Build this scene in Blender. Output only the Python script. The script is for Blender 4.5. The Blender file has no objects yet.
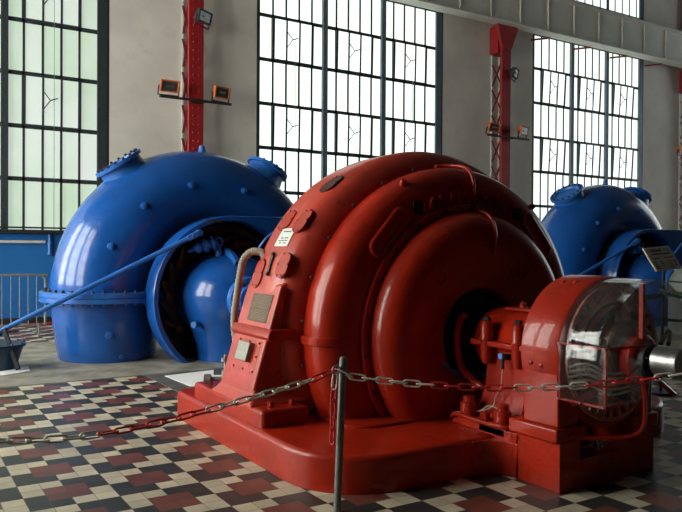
import bpy, bmesh, math, random
from mathutils import Vector as V, Matrix
random.seed(7)
R = math.radians
SC = bpy.context.scene
COL = SC.collection

# ------------------------------------------------------------------ mesh builder
class M:
    def __init__(s): s.v = []; s.f = []; s.mi = []; s.cur = 0
    def add(s, vs, fs):
        n = len(s.v); s.v += [V(a) for a in vs]
        for f in fs: s.f.append([i + n for i in f]); s.mi.append(s.cur)
    def box(s, a, b, mat=None):
        x0, y0, z0 = a; x1, y1, z1 = b
        vs = [V(p) for p in ((x0,y0,z0),(x1,y0,z0),(x1,y1,z0),(x0,y1,z0),(x0,y0,z1),(x1,y0,z1),(x1,y1,z1),(x0,y1,z1))]
        if mat: vs = [mat @ p for p in vs]
        s.add(vs, [(0,3,2,1),(4,5,6,7),(0,1,5,4),(1,2,6,5),(2,3,7,6),(3,0,4,7)])
    def bar(s, p, q, w, h=None, up=(0,0,1)):
        p = V(p); q = V(q); h = h or w; d = (q-p).normalized(); u = V(up)
        if abs(d.dot(u)) > .98: u = V((0,1,0))
        a = d.cross(u).normalized(); b = a.cross(d).normalized()
        a *= w/2; b *= h/2
        vs = [p-a-b, p+a-b, p+a+b, p-a+b, q-a-b, q+a-b, q+a+b, q-a+b]
        s.add(vs, [(0,1,2,3),(7,6,5,4),(0,4,5,1),(1,5,6,2),(2,6,7,3),(3,7,4,0)])
    def prism(s, pts, fn, d0, d1):
        n = len(pts)
        s.add([fn(p[0], p[1], d0) for p in pts] + [fn(p[0], p[1], d1) for p in pts],
              [tuple(range(n))[::-1], tuple(range(n, 2*n))] + [(i, (i+1) % n, n+(i+1) % n, n+i) for i in range(n)])
    def loops(s, L, cap0=True, cap1=True, closed=True):
        n = len(L[0]); vs = [p for l in L for p in l]; fs = []
        for k in range(len(L)-1):
            for i in range(n if closed else n-1):
                j = (i+1) % n
                fs.append((k*n+i, k*n+j, (k+1)*n+j, (k+1)*n+i))
        if cap0: fs.append(tuple(range(n))[::-1])
        if cap1: fs.append(tuple(range((len(L)-1)*n, len(L)*n)))
        s.add(vs, fs)
    def lathe(s, prof, o, ax, n=48, a0=0., a1=360., ref=None, caps=False):
        o = V(o); ax = V(ax).normalized()
        ref = V(ref) if ref else (V((0,0,1)) if abs(ax.z) < .9 else V((1,0,0)))
        e1 = (ref - ax*ref.dot(ax)).normalized(); e2 = ax.cross(e1)
        full = abs(a1-a0) >= 359.9; m = n if full else n+1; vs = []
        for h, r in prof:
            for i in range(m):
                t = R(a0 + (a1-a0)*i/n); vs.append(o + ax*h + (e1*math.cos(t) + e2*math.sin(t))*max(r, 1e-4))
        fs = []
        for k in range(len(prof)-1):
            for i in range(n):
                j = (i+1) % m; fs.append((k*m+i, k*m+j, (k+1)*m+j, (k+1)*m+i))
        if caps and full:
            fs.append(tuple(range(m))[::-1]); fs.append(tuple(range((len(prof)-1)*m, len(prof)*m)))
        if not full and caps:
            fs.append(tuple(k*m for k in range(len(prof)))); fs.append(tuple(k*m+n for k in range(len(prof)))[::-1])
        s.add(vs, fs)
    def cyl(s, p, q, r, n=20, r2=None):
        p = V(p); q = V(q)
        s.lathe([(0, r), ((q-p).length, r if r2 is None else r2)], p, q-p, n, caps=True)
    def tube(s, path, rad, n=10, caps=True, closed=False):
        P = [V(a) for a in path]; k = len(P); L = []
        rad = rad if isinstance(rad, (list, tuple)) else [rad]*k
        def tan(i):
            if closed: return (P[(i+1) % k]-P[i-1]).normalized()
            return (P[min(i+1, k-1)]-P[max(i-1, 0)]).normalized()
        t = tan(0); u = V((0,0,1)) if abs(t.z) < .9 else V((1,0,0))
        a = (u - t*u.dot(t)).normalized()
        for i in range(k):
            t = tan(i); a = (a - t*a.dot(t)).normalized(); b = t.cross(a)
            L.append([P[i] + (a*math.cos(2*math.pi*j/n) + b*math.sin(2*math.pi*j/n))*rad[i] for j in range(n)])
        if closed:
            L.append(L[0]); s.loops(L, False, False)
        else: s.loops(L, caps, caps)

def spline(pts, n=8):
    P = [V(p) for p in pts]; P = [2*P[0]-P[1]] + P + [2*P[-1]-P[-2]]; out = []
    for i in range(1, len(P)-2):
        for j in range(n):
            t = j/n; a, b, c, d = P[i-1:i+3]
            out.append(.5*((2*b) + (c-a)*t + (2*a-5*b+4*c-d)*t*t + (3*b-a-3*c+d)*t**3))
    out.append(P[-2]); return out

def empty(name, loc, label, cat, group=None):
    o = bpy.data.objects.new(name, None); COL.objects.link(o); o.location = loc
    o.empty_display_size = .1; tag(o, label, cat, group); return o
def tag(o, label=None, cat=None, group=None, kind=None):
    if label: o['label'] = label
    if cat: o['category'] = cat
    if group: o['group'] = group
    if kind: o['kind'] = kind
    return o
def wloc(o):
    l = V((0,0,0))
    while o: l += o.location; o = o.parent
    return l
def ob(name, m, mat, parent=None, bevel=0, ang=38, clip=None, label=None, seg=2, solid=0):
    me = bpy.data.meshes.new(name); off = wloc(parent) if parent else V((0,0,0))
    bm = bmesh.new(); bv = [bm.verts.new(v-off) for v in m.v]
    for f, k in zip(m.f, m.mi):
        try: bf = bm.faces.new([bv[i] for i in f]); bf.material_index = k
        except ValueError: pass
    bmesh.ops.remove_doubles(bm, verts=bm.verts, dist=1e-5)
    bmesh.ops.recalc_face_normals(bm, faces=bm.faces)
    if clip is not None:
        bmesh.ops.bisect_plane(bm, geom=bm.verts[:]+bm.edges[:]+bm.faces[:], plane_co=V((0,0,clip))-off, plane_no=(0,0,-1), clear_outer=True)
    bm.to_mesh(me); bm.free()
    me.shade_smooth(); me.set_sharp_from_angle(angle=R(ang))
    for q in (mat if isinstance(mat, (list, tuple)) else [mat]): me.materials.append(q)
    o = bpy.data.objects.new(name, me); COL.objects.link(o)
    if parent: o.parent = parent
    if bevel:
        b = o.modifiers.new('bevel', 'BEVEL'); b.width = bevel; b.segments = seg; b.limit_method = 'ANGLE'; b.angle_limit = R(40); b.harden_normals = False
    if label: o['label'] = label
    return o
def struct(name, m, mat, parent=None, **k):
    o = ob(name, m, mat, parent, **k)
    if not parent: o['kind'] = 'structure'
    return o
def kids(o): return [c for c in list(bpy.data.objects) if c.parent == o]
def copy_tree(o, parent=None):
    c = o.copy(); COL.objects.link(c)
    if parent: c.parent = parent
    for ch in kids(o): copy_tree(ch, c)
    return c

# ------------------------------------------------------------------ materials
def mat(name, col, rough=.5, metal=0., var=.12, scale=6., bump=.0, bscale=40., dirt=None, dirt_amt=.0, coat=0., spec=.5, alpha=None):
    m = bpy.data.materials.new(name); m.use_nodes = True; nt = m.node_tree; N = nt.nodes; L = nt.links
    b = N['Principled BSDF']; b.inputs['Roughness'].default_value = rough; b.inputs['Metallic'].default_value = metal
    b.inputs['Coat Weight'].default_value = coat; b.inputs['Coat Roughness'].default_value = .07
    b.inputs['Specular IOR Level'].default_value = spec
    tc = N.new('ShaderNodeTexCoord'); n1 = N.new('ShaderNodeTexNoise'); n1.inputs['Scale'].default_value = scale
    n1.inputs['Detail'].default_value = 6; L.new(tc.outputs['Object'], n1.inputs['Vector'])
    r = N.new('ShaderNodeValToRGB'); c = list(col)
    r.color_ramp.elements[0].position = .3; r.color_ramp.elements[1].position = .7
    r.color_ramp.elements[0].color = [max(0, x*(1-var)) for x in c] + [1]
    r.color_ramp.elements[1].color = [min(1, x*(1+var)) for x in c] + [1]
    L.new(n1.outputs['Fac'], r.inputs['Fac']); out = r.outputs['Color']
    if dirt:
        n2 = N.new('ShaderNodeTexNoise'); n2.inputs['Scale'].default_value = scale*2.3; n2.inputs['Detail'].default_value = 9; n2.inputs['Roughness'].default_value = .7
        L.new(tc.outputs['Object'], n2.inputs['Vector'])
        r2 = N.new('ShaderNodeValToRGB'); r2.color_ramp.elements[0].position = .56; r2.color_ramp.elements[1].position = .72
        r2.color_ramp.elements[0].color = (0,0,0,1); r2.color_ramp.elements[1].color = (dirt_amt,)*3 + (1,)
        L.new(n2.outputs['Fac'], r2.inputs['Fac'])
        mx = N.new('ShaderNodeMixRGB'); mx.inputs[2].default_value = list(dirt)+[1]
        L.new(r2.outputs['Color'], mx.inputs[0]); L.new(out, mx.inputs[1]); out = mx.outputs[0]
    L.new(out, b.inputs['Base Color'])
    if bump:
        n3 = N.new('ShaderNodeTexNoise'); n3.inputs['Scale'].default_value = bscale; n3.inputs['Detail'].default_value = 4
        L.new(tc.outputs['Object'], n3.inputs['Vector'])
        bp = N.new('ShaderNodeBump'); bp.inputs['Strength'].default_value = bump; bp.inputs['Distance'].default_value = .01
        L.new(n3.outputs['Fac'], bp.inputs['Height']); L.new(bp.outputs['Normal'], b.inputs['Normal'])
    return m
def pane_mat(name, col, strength, var=.12):
    m = bpy.data.materials.new(name); m.use_nodes = True; nt = m.node_tree; N = nt.nodes; L = nt.links
    b = N['Principled BSDF']; b.inputs['Base Color'].default_value = [x*.5 for x in col]+[1]; b.inputs['Roughness'].default_value = .35
    g = N.new('ShaderNodeNewGeometry'); tc = N.new('ShaderNodeTexCoord')
    n = N.new('ShaderNodeTexNoise'); n.inputs['Scale'].default_value = .9; n.inputs['Detail'].default_value = 5; L.new(tc.outputs['Object'], n.inputs['Vector'])
    a = N.new('ShaderNodeMath'); a.operation = 'MULTIPLY_ADD'; a.inputs[1].default_value = .45; L.new(g.outputs['Random Per Island'], a.inputs[0]); L.new(n.outputs['Fac'], a.inputs[2])
    r = N.new('ShaderNodeValToRGB'); r.color_ramp.elements[0].position = .35; r.color_ramp.elements[1].position = 1.
    c0 = (col[0]*(1-var*1.3), col[1]*(1-var*.6), col[2]*(1-var*1.5)); c1 = col
    r.color_ramp.elements[0].color = list(c0)+[1]; r.color_ramp.elements[1].color = list(c1)+[1]
    L.new(a.outputs[0], r.inputs['Fac']); L.new(r.outputs['Color'], b.inputs['Emission Color']); b.inputs['Emission Strength'].default_value = strength
    return m

RED  = mat('red_paint', (.36,.017,.0045), .36, var=.16, scale=3, bump=.26, bscale=24, dirt=(.05,.012,.01), dirt_amt=.55, coat=.35, spec=.2)
REDF = mat('red_paint_dusty', (.45,.040,.022), .38, var=.22, scale=4, bump=.14, bscale=18, dirt=(.09,.025,.02), dirt_amt=.8, coat=.15, spec=.4)
REDC = mat('red_column_paint', (.30,.012,.014), .5, var=.12, scale=3)
REDL = mat('red_lattice_paint', (.22,.02,.02), .6, var=.12, scale=3)
BLUE = mat('blue_paint', (.009,.083,.345), .24, var=.18, scale=2.2, bump=.16, bscale=9, dirt=(.06,.09,.14), dirt_amt=.3, coat=.4, spec=.3)
BLU2 = mat('blue_fitting_paint', (.02,.13,.46), .35, var=.1, scale=5, bump=.05)
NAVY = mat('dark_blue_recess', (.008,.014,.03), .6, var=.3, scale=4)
WBLU = mat('wainscot_blue', (.012,.13,.40), .5, var=.08, scale=1.5)
TEAL = mat('teal_paint', (.006,.036,.075), .35, var=.25, scale=9, bump=.1)
BRNZ = mat('bronze_plate', (.065,.05,.032), .5, .5, var=.35, scale=60)
BRAS = mat('worn_brass', (.18,.10,.05), .5, .6, var=.3, scale=20)
STEEL= mat('brushed_steel', (.42,.42,.40), .33, .9, var=.1, scale=30)
GALV = mat('galvanised_steel', (.30,.30,.28), .5, .7, var=.2, scale=25, dirt=(.1,.07,.05), dirt_amt=.5)
POSTM= mat('weathered_post', (.17,.18,.165), .55, .4, var=.25, scale=30, bump=.1, bscale=60)
DARK = mat('dark_iron', (.03,.03,.03), .5, .4, var=.3, scale=20)
BLACK= mat('black_rubber', (.012,.012,.013), .6, var=.2)
FRAMEM=mat('window_frame_paint', (.025,.032,.036), .55, var=.2, scale=8)
FRAMEG=mat('grey_blue_frame', (.10,.13,.155), .5, var=.15, scale=6)
PLAST= mat('wall_plaster', (.66,.62,.56), .9, var=.10, scale=.9, bump=.12, bscale=14, dirt=(.50,.465,.41), dirt_amt=.45)
CEIL = mat('ceiling_paint', (.12,.115,.11), .9, var=.1, scale=1)
GIRD = mat('girder_paint', (.60,.585,.52), .6, var=.08, scale=1.2, dirt=(.3,.28,.22), dirt_amt=.3)
DIMW = mat('dark_brown_wall', (.05,.043,.036), .9, var=.15, scale=.6)
CONC = mat('worn_concrete', (.26,.24,.195), .6, var=.45, scale=3.2, bump=.25, bscale=60, dirt=(.10,.095,.08), dirt_amt=.7)
CONC2= mat('dark_concrete', (.085,.085,.08), .7, var=.3, scale=2.5, bump=.2, bscale=60)
WHITE= mat('white_sheet', (.92,.92,.92), .5, var=.03)
SIGN = mat('sign_board', (.72,.71,.64), .5, var=.06)
PAPER= mat('label_plate', (.62,.66,.62), .45, var=.08, scale=14)
INK  = mat('dark_ink', (.06,.06,.07), .7, var=.1)
INKB = mat('blue_ink', (.08,.10,.28), .7, var=.1)
INKR = mat('red_ink', (.36,.07,.06), .7, var=.1)
ALU  = mat('grey_aluminium', (.27,.26,.22), .5, .3, var=.12, scale=30)
HOSE = mat('canvas_hose', (.36,.30,.23), .8, var=.15, scale=20)
CHW  = mat('white_chain_plastic', (.62,.60,.52), .45, var=.12, scale=30, dirt=(.3,.27,.2), dirt_amt=.5)
CHR  = mat('red_chain_plastic', (.55,.02,.015), .4, var=.12, scale=30)
ORNG = mat('orange_lamp_paint', (.62,.14,.025), .5, var=.15, scale=10)
LENS = mat('lamp_glass', (.05,.052,.055), .2, .0, var=.4, scale=12)
GREEN= mat('green_tape', (.02,.38,.20), .5, var=.1)
PALE = mat('pale_grey_paint', (.19,.215,.195), .45, var=.1, scale=3)
FOIL = mat('silver_film', (.6,.65,.75), .2, .9, var=.2, scale=30, bump=.6, bscale=45)
WIRE = mat('grey_cable', (.35,.32,.26), .6, var=.1)
CBLU = mat('blue_cable', (.06,.32,.85), .4, var=.1)
WPIPE= mat('white_pipe_paint', (.6,.6,.57), .5, var=.08)
COIL = mat('red_brown_ring', (.55,.16,.11), .55, .0, var=.25, scale=25)
PANEL= pane_mat('frosted_pane_green', (.60,.665,.61), .93, .25)
PANEM= pane_mat('frosted_pane_white', (.88,.95,.93), 1.4, .14)
PANEO= pane_mat('bright_pane', (1.0,.98,.94), 18.0, .10)
PANER= pane_mat('added_right_pane', (.85,.93,1.0), 2.6, .10)  # glowing panes of the unseen window added at the right end

def acrylic():
    m = bpy.data.materials.new('clear_acrylic'); m.use_nodes = True; nt = m.node_tree; N = nt.nodes; L = nt.links
    N.remove(N['Principled BSDF']); o = N['Material Output']
    t = N.new('ShaderNodeBsdfTransparent'); t.inputs[0].default_value = (.94,.945,.95,1)
    g = N.new('ShaderNodeBsdfGlossy'); g.inputs['Roughness'].default_value = .07; g.inputs['Color'].default_value = (.9,.9,.9,1)
    d = N.new('ShaderNodeBsdfDiffuse'); d.inputs[0].default_value = (.5,.5,.5,1)
    lw = N.new('ShaderNodeLayerWeight'); pw = N.new('ShaderNodeMath'); pw.operation = 'POWER'; pw.inputs[1].default_value = 4; L.new(lw.outputs['Facing'], pw.inputs[0])
    fr = N.new('ShaderNodeMath'); fr.operation = 'MULTIPLY_ADD'; fr.inputs[1].default_value = .5; fr.inputs[2].default_value = .03; L.new(pw.outputs[0], fr.inputs[0])
    x = N.new('ShaderNodeMixShader'); y = N.new('ShaderNodeMixShader'); y.inputs[0].default_value = .015
    L.new(t.outputs[0], y.inputs[1]); L.new(d.outputs[0], y.inputs[2])
    L.new(fr.outputs[0], x.inputs[0]); L.new(y.outputs[0], x.inputs[1]); L.new(g.outputs[0], x.inputs[2]); L.new(x.outputs[0], o.inputs[0])
    return m
ACRY = acrylic()

TA, TU, TV = .13458, .8700, 5.6232       # tile size and pattern origin
def floor_mat():
    m = bpy.data.materials.new('checker_floor_tiles'); m.use_nodes = True; nt = m.node_tree; N = nt.nodes; L = nt.links
    b = N['Principled BSDF']; b.inputs['Specular IOR Level'].default_value = .35; tc = N.new('ShaderNodeTexCoord'); sp = N.new('ShaderNodeSeparateXYZ'); L.new(tc.outputs['Object'], sp.inputs[0])
    def mt(op, a, c=None, d=None):
        n = N.new('ShaderNodeMath'); n.operation = op
        for i, q in enumerate((a, c, d)):
            if q is None: continue
            if isinstance(q, (int, float)): n.inputs[i].default_value = q
            else: L.new(q, n.inputs[i])
        return n.outputs[0]
    u = mt('DIVIDE', mt('SUBTRACT', sp.outputs[0], TU), TA); v = mt('DIVIDE', mt('SUBTRACT', TV, sp.outputs[1]), TA)
    fu, fv = mt('FLOOR', u), mt('FLOOR', v)
    iu, iv = mt('FLOORED_MODULO', fu, 4.), mt('FLOORED_MODULO', fv, 4.)
    fac = mt('DIVIDE', mt('ADD', mt('MULTIPLY_ADD', iv, 4., iu), .5), 16.)
    cr = N.new('ShaderNodeValToRGB'); cr.color_ramp.interpolation = 'CONSTANT'
    C = {'R': (.18,.052,.036,1), 'D': (.038,.037,.034,1), 'W': (.62,.55,.40,1)}
    pat = 'RRDW' 'RRWD' 'DWWD' 'WDDW'
    e = cr.color_ramp.elements
    e[0].position = 0; e[0].color = C[pat[0]]; e[1].position = 1/16; e[1].color = C[pat[1]]
    for i in range(2, 16): q = e.new(i/16); q.color = C[pat[i]]
    L.new(fac, cr.inputs['Fac'])
    cb = N.new('ShaderNodeCombineXYZ'); L.new(fu, cb.inputs[0]); L.new(fv, cb.inputs[1])
    wn = N.new('ShaderNodeTexWhiteNoise'); wn.noise_dimensions = '2D'; L.new(cb.outputs[0], wn.inputs['Vector'])
    nz = N.new('ShaderNodeTexNoise'); nz.inputs['Scale'].default_value = 5; nz.inputs['Detail'].default_value = 8; L.new(tc.outputs['Object'], nz.inputs['Vector'])
    k = mt('ADD', mt('MULTIPLY_ADD', wn.outputs['Value'], .28, .74), mt('MULTIPLY_ADD', nz.outputs['Fac'], .5, -.25))
    mul = N.new('ShaderNodeMixRGB'); mul.blend_type = 'MULTIPLY'; mul.inputs[0].default_value = 1
    L.new(cr.outputs['Color'], mul.inputs[1]); L.new(k, mul.inputs[2])
    def edge(q): 
        f = mt('FRACT', q); return mt('MINIMUM', f, mt('SUBTRACT', 1., f))
    ed = mt('LESS_THAN', mt('MINIMUM', edge(u), edge(v)), .018)
    gm = N.new('ShaderNodeMixRGB'); gm.inputs[2].default_value = (.07,.062,.055,1); L.new(mt('MULTIPLY', ed, .7), gm.inputs[0]); L.new(mul.outputs[0], gm.inputs[1])
    L.new(gm.outputs[0], b.inputs['Base Color'])
    rr = mt('MULTIPLY_ADD', nz.outputs['Fac'], .22, .30); L.new(rr, b.inputs['Roughness'])
    bp = N.new('ShaderNodeBump'); bp.inputs['Strength'].default_value = .25; bp.inputs['Distance'].default_value = .004
    L.new(mt('SUBTRACT', nz.outputs['Fac'], mt('MULTIPLY', ed, .5)), bp.inputs['Height']); L.new(bp.outputs[0], b.inputs['Normal'])
    return m
FLOOR = floor_mat()

# ------------------------------------------------------------------ hall shell
X0, X1, Y0, YW, ZC = -5.5, 33.0, -30.0, 16.5, 12.5
m = M(); m.box((X0,Y0,-.2), (X1,YW+.4,0)); struct('floor', m, FLOOR)
m = M(); m.box((X0,9.0,0), (X1,13.0,.006)); m.box((2.75,6.85,0), (X1,9.0,.006)); struct('floor_apron', m, CONC)
m = M(); m.box((2.74,6.72,0), (3.9,8.99,.0075)); struct('trim_1', m, CONC2)
WZ0, DZ = 1.94, 1.1155; WZ1 = WZ0 + 6*DZ
WIN = [(-1.79,4.22), (7.85,13.90), (17.65,23.40)]
UPW = (17.4,23.4); UZ0, UZ1 = 9.97, 11.9
m = M()
xs = [X0] + [a for w in WIN for a in w] + [X1]
for i in range(0, len(xs), 2): m.box((xs[i],YW,0), (xs[i+1],YW+.4,WZ1))
for a, b in WIN: m.box((a,YW,0), (b,YW+.4,WZ0))
m.box((X0,YW,WZ1), (X1,YW+.4,UZ0)); m.box((X0,YW,UZ1), (X1,YW+.4,ZC)); m.box((X0,YW,UZ0), (UPW[0],YW+.4,UZ1)); m.box((UPW[1],YW,UZ0), (X1,YW+.4,UZ1))
struct('wall_back', m, PLAST)
# left end wall with three tall openings, out of the picture
LW = [(6.0,8.4), (9.2,12.2), (13.2,16.2)]
m = M(); ys = [Y0] + [a for w in LW for a in w] + [YW+.4]
for i in range(0, len(ys), 2): m.box((X0-.4,ys[i],0), (X0,ys[i+1],8.0))
for a, b in LW: m.box((X0-.4,a,0), (X0,b,1.2))
m.box((X0-.4,Y0,8.0), (X0,YW+.4,ZC)); struct('wall_left', m, DIMW)
RW = (5.0,15.5)
m = M(); m.box((X1,Y0,0), (X1+.4,RW[0],ZC)); m.box((X1,RW[1],0), (X1+.4,YW+.4,ZC)); m.box((X1,RW[0],0), (X1+.4,RW[1],2)); m.box((X1,RW[0],10), (X1+.4,RW[1],ZC)); struct('wall_right', m, DIMW)
m = M(); m.box((X0-.4,Y0-.4,0), (X1+.4,Y0,ZC)); struct('wall_front', m, DIMW)
m = M(); m.box((X0-.4,Y0-.4,ZC), (X1+.4,YW+.4,ZC+.3)); struct('ceiling', m, CEIL)
m = M(); m.box((X0,YW-.05,.12), (X1,YW,WZ0-.03)); struct('trim_2', m, WBLU)
m = M(); m.box((X0,YW-.10,0), (X1,YW,.12)); struct('baseboard_back', m, DARK)

def window(idx, a, b, pm, tilt, z0=WZ0, rows=6, sashes=(1,3)):
    fr = M(); y = YW+.05; h = rows*DZ
    fr.box((a,y-.05,z0-.04), (a+.09,y+.12,z0+h)); fr.box((b-.05,y-.05,z0-.04), (b,y+.12,z0+h))
    fr.box((a,y-.10,z0-.05), (b,y+.12,z0+.04)); fr.box((a,y-.05,z0+h-.06), (b,y+.12,z0+h))
    root = struct('window_%d' % idx, fr, FRAMEM)
    g = M(); g.box((b-.26,y-.06,z0), (b-.05,y+.02,z0+h)); 
    ob('side_channel', g, FRAMEM if idx == 1 else FRAMEG, root)
    gx0, gx1 = a+.09, b-.26; bw = (gx1-gx0)/3
    mu = M()
    for i in (1,2): mu.box((gx0+bw*i-.07,y-.09,z0), (gx0+bw*i+.07,y+.05,z0+h))
    ob('mullion', mu, FRAMEM if idx == 1 else FRAMEG, root)
    bars = M(); panes = M(); ry = 1/rows
    for r in range(1, rows): bars.box((gx0,y-.02,z0+r*DZ-.045), (gx1,y+.03,z0+r*DZ+.045))
    for k in range(3):
        x0 = gx0+bw*k; pw = bw/5
        for r in range(rows):
            zb = z0+r*DZ; row_top = rows-1-r; sash = row_top in sashes
            for c in range(5):
                inn = sash and 1 <= c <= 3
                if not inn: panes.box((x0+pw*c,y,zb), (x0+pw*(c+1),y+.012,zb+DZ))
                if c and not (sash and c in (2,3)): 
                    w = .024 if not sash else .042
                    bars.box((x0+pw*c-w,y-.02,zb), (x0+pw*c+w,y+.025,zb+DZ))
            if sash:
                mtx = Matrix.Translation((x0+pw, y-.03, zb+.03)) @ Matrix.Rotation(R(tilt), 4, 'X')
                s = M(); W = pw*3; H = DZ-.06
                for q in range(4):
                    w = .034 if q in (0,3) else .022
                    s.box((pw*q-w,-.02,0), (pw*q+w,.02,H), mtx)
                s.box((0,-.02,-.02), (W,.02,.02), mtx); s.box((0,-.02,H-.02), (W,.02,H+.02), mtx)
                so = ob('vent_sash', s, FRAMEM, root)
                s = M()
                for q in range(3): s.box((pw*q,.0,0), (pw*(q+1),.01,H), mtx)
                ob('pane', s, pm, so)
                s = M(); zc = H*.52
                s.bar(mtx@V((pw,-.03,zc+.2)), mtx@V((pw*1.35,-.10,zc)), .018); s.bar(mtx@V((pw,-.03,zc-.2)), mtx@V((pw*1.35,-.10,zc)), .018)
                s.bar(mtx@V((pw*1.35,-.10,zc)), mtx@V((pw*1.75,-.10,zc+.06)), .022)
                ob('latch', s, DARK, so)
                s = M(); p = mtx@V((pw*1.55,-.10,zc+.03)); s.cyl(p, (p.x, p.y, WZ0+.05), .006, 6); ob('pull_cord', s, GALV, so)
    ob('glazing_bar', bars, FRAMEM, root); ob('pane', panes, pm, root)
    return root
window(1, *WIN[0], PANEL, 1)
window(2, *WIN[1], PANEM, 1.2)
window(3, *WIN[2], PANEM, 3)
# upper window above the crane beam
m = M(); y = YW+.05; a, b = UPW
m.box((a,y-.05,UZ0), (b,y+.1,UZ0+.09)); m.box((a,y-.05,UZ0), (a+.1,y+.1,UZ1)); m.box((b-.24,y-.05,UZ0), (b,y+.1,UZ1)); m.box((a,y-.05,UZ1-.1), (b,y+.1,UZ1))
for k in range(1, 15): m.box((a+k*.4-(.06 if k % 5 == 0 else .014),y-.03,UZ0), (a+k*.4+(.06 if k % 5 == 0 else .014),y+.03,UZ1))
w4 = struct('window_4', m, FRAMEG); m = M()
for k in range(15): m.box((a+k*.4,y,UZ0), (a+(k+1)*.4,y+.01,UZ1))
ob('pane', m, PANEM, w4)
# left wall windows
for i, (a, b) in enumerate(LW):
    m = M(); x = X0-.2
    for k in range(6): yy = a+(b-a)*k/5; m.box((x-.05,yy-.05,1.2), (x+.05,yy+.05,8.0))
    for k in range(6): zz = 1.2+6.8*k/5; m.box((x-.05,a,zz-.05), (x+.05,b,zz+.05))
    w = struct('window_%d' % (5+i), m, FRAMEM); m = M()
    for k in range(5):
        for j in range(5): m.box((x-.02,a+(b-a)*k/5,1.2+6.8*j/5), (x,a+(b-a)*(k+1)/5,1.2+6.8*(j+1)/5))
    ob('pane', m, PANEO, w)

m = M(); x = X1+.2  # unseen right end window, added to brighten the right part of wall_back
for k in range(9): yy = RW[0]+(RW[1]-RW[0])*k/8; m.box((x-.05,yy-.05,2), (x+.05,yy+.05,10))
for k in range(8): zz = 2+8*k/7; m.box((x-.05,RW[0],zz-.05), (x+.05,RW[1],zz+.05))
w = struct('window_8', m, FRAMEM); m = M()
for k in range(8):
    for j in range(7): m.box((x,RW[0]+(RW[1]-RW[0])*k/8,2+8*j/7), (x+.02,RW[0]+(RW[1]-RW[0])*(k+1)/8,2+8*(j+1)/7))
ob('pane', m, PANER, w)

# ------------------------------------------------------------------ columns, crane beam, lamps
def column(cx, label):
    t = empty('lattice_column', (cx,16.2,0), label, 'column', 'red lattice columns along the window wall')
    m = M(); m.box((cx-.18,15.99,0), (cx+.18,16.03,8.25)); m.box((cx-.18,16.02,0), (cx-.14,16.09,8.25)); m.box((cx+.14,16.02,0), (cx+.18,16.09,8.25))
    m.prism([(-.18,7.75),(.18,7.75),(.42,8.36),(.42,8.44),(-.42,8.44),(-.42,8.36)], lambda x,z,d: V((cx+x,d,z)), 15.95, 16.08)
    m.box((cx-.30,16.08,7.6), (cx+.15,16.42,8.44))
    m.box((cx-.12,16.25,8.3), (cx+.12,16.45,ZC)); ob('front_plate', m, REDC, t, .006)
    m = M()
    for s in (-1, 1): m.box((cx+s*.16-.02,16.44,0), (cx+s*.16+.02,16.48,7.7))
    ob('rear_chord', m, WPIPE, t)
    m = M(); z = .4
    while z < 7.4:
        for s in (-1, 1):
            x = cx+s*.165
            m.bar((x,16.06,z+.03), (x,16.44,z+.68), .012, .06, up=(1,0,0)); m.bar((x+.012,16.44,z+.03), (x+.012,16.06,z+.68), .012, .06, up=(1,0,0))
        z += .78
    ob('lattice_bracing', m, REDL, t)
    m = M(); z = .3
    while z < 7.6:
        for s in (-.085, .045): m.lathe([(-.018,.0),(-.016,.014),(0,.026)], (cx+s+.02,15.99,z), (0,1,0), 6)
        z += .19
    ob('rivets', m, REDC, t)
    return t
CX = [6.07, 15.99, 25.75]
column(CX[0], 'red riveted lattice column between the left window and the middle window')
column(CX[1], 'red lattice column with flared top between the middle and right windows')
column(CX[2], 'red lattice column at the right picture edge, beyond the right window')
t = empty('crane_girder', (18,15.9,8.3), 'long cream riveted crane girder running along the window wall above the windows', 'girder')
m = M(); m.box((2,15.70,8.44), (32.5,16.12,8.50)); m.box((2,15.70,9.55), (32.5,16.12,9.62)); ob('flange', m, GIRD, t, .004)
m = M(); m.box((2,15.88,8.50), (32.5,15.92,9.55)); ob('web', m, GIRD, t)
x = 11.54
while x < 27: m = M(); m.box((x-.015,15.82,8.50), (x+.015,15.88,9.55)); ob('stiffener', m, GIRD, t); x += 1.22
x = 17.5
while x < 24: m = M(); m.bar((x,16.44,8.36), (x+.5,16.1,8.42), .06, .05); ob('bracing', m, REDL, t); x += 1.96

def lamp(c, yaw, tilt, body, label, w=.44, h=.27, shroud=ORNG, group='orange floodlights on the column bars'):
    t = empty('floodlight', c, label, 'lamp', group)
    mx = Matrix.Translation(c) @ Matrix.Rotation(R(yaw), 4, 'Z') @ Matrix.Rotation(R(tilt), 4, 'X')
    m = M(); n = [(-w/2,-h/2),(w/2,-h/2),(w/2,h/2),(-w/2,h/2)]
    L = []
    for s, y in ((.55,.16),(.92,.06),(1.0,.0),(1.0,-.05)): L.append([mx@V((x*s,y,z*s)) for x,z in n])
    m.loops(L, True, False)
    L = [[mx@V((x*s,y,z*s)) for x,z in n] for s, y in ((1.0,-.05),(.86,-.05),(.80,-.02))]; m.loops(L, False, True)
    ob('housing', m, body, t, .006)
    m = M(); m.box((-w*.38,-.035,-h*.36), (w*.38,-.022,h*.36), mx); ob('lamp_glass', m, LENS, t)
    m = M(); m.cyl(mx@V((-.08,-.04,0)), mx@V((.08,-.04,0)), .022, 10); ob('bulb', m, STEEL, t)
    m = M(); b = V(c)
    for s in (-1, 1): m.bar(mx@V((s*w*.54,.02,0)), mx@V((s*w*.54,.02,-h*.78)), .02, .035)
    m.bar(mx@V((-w*.55,.02,-h*.78)), mx@V((w*.55,.02,-h*.78)), .035, .02); ob('bracket', m, DARK, t)
    return t
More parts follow.
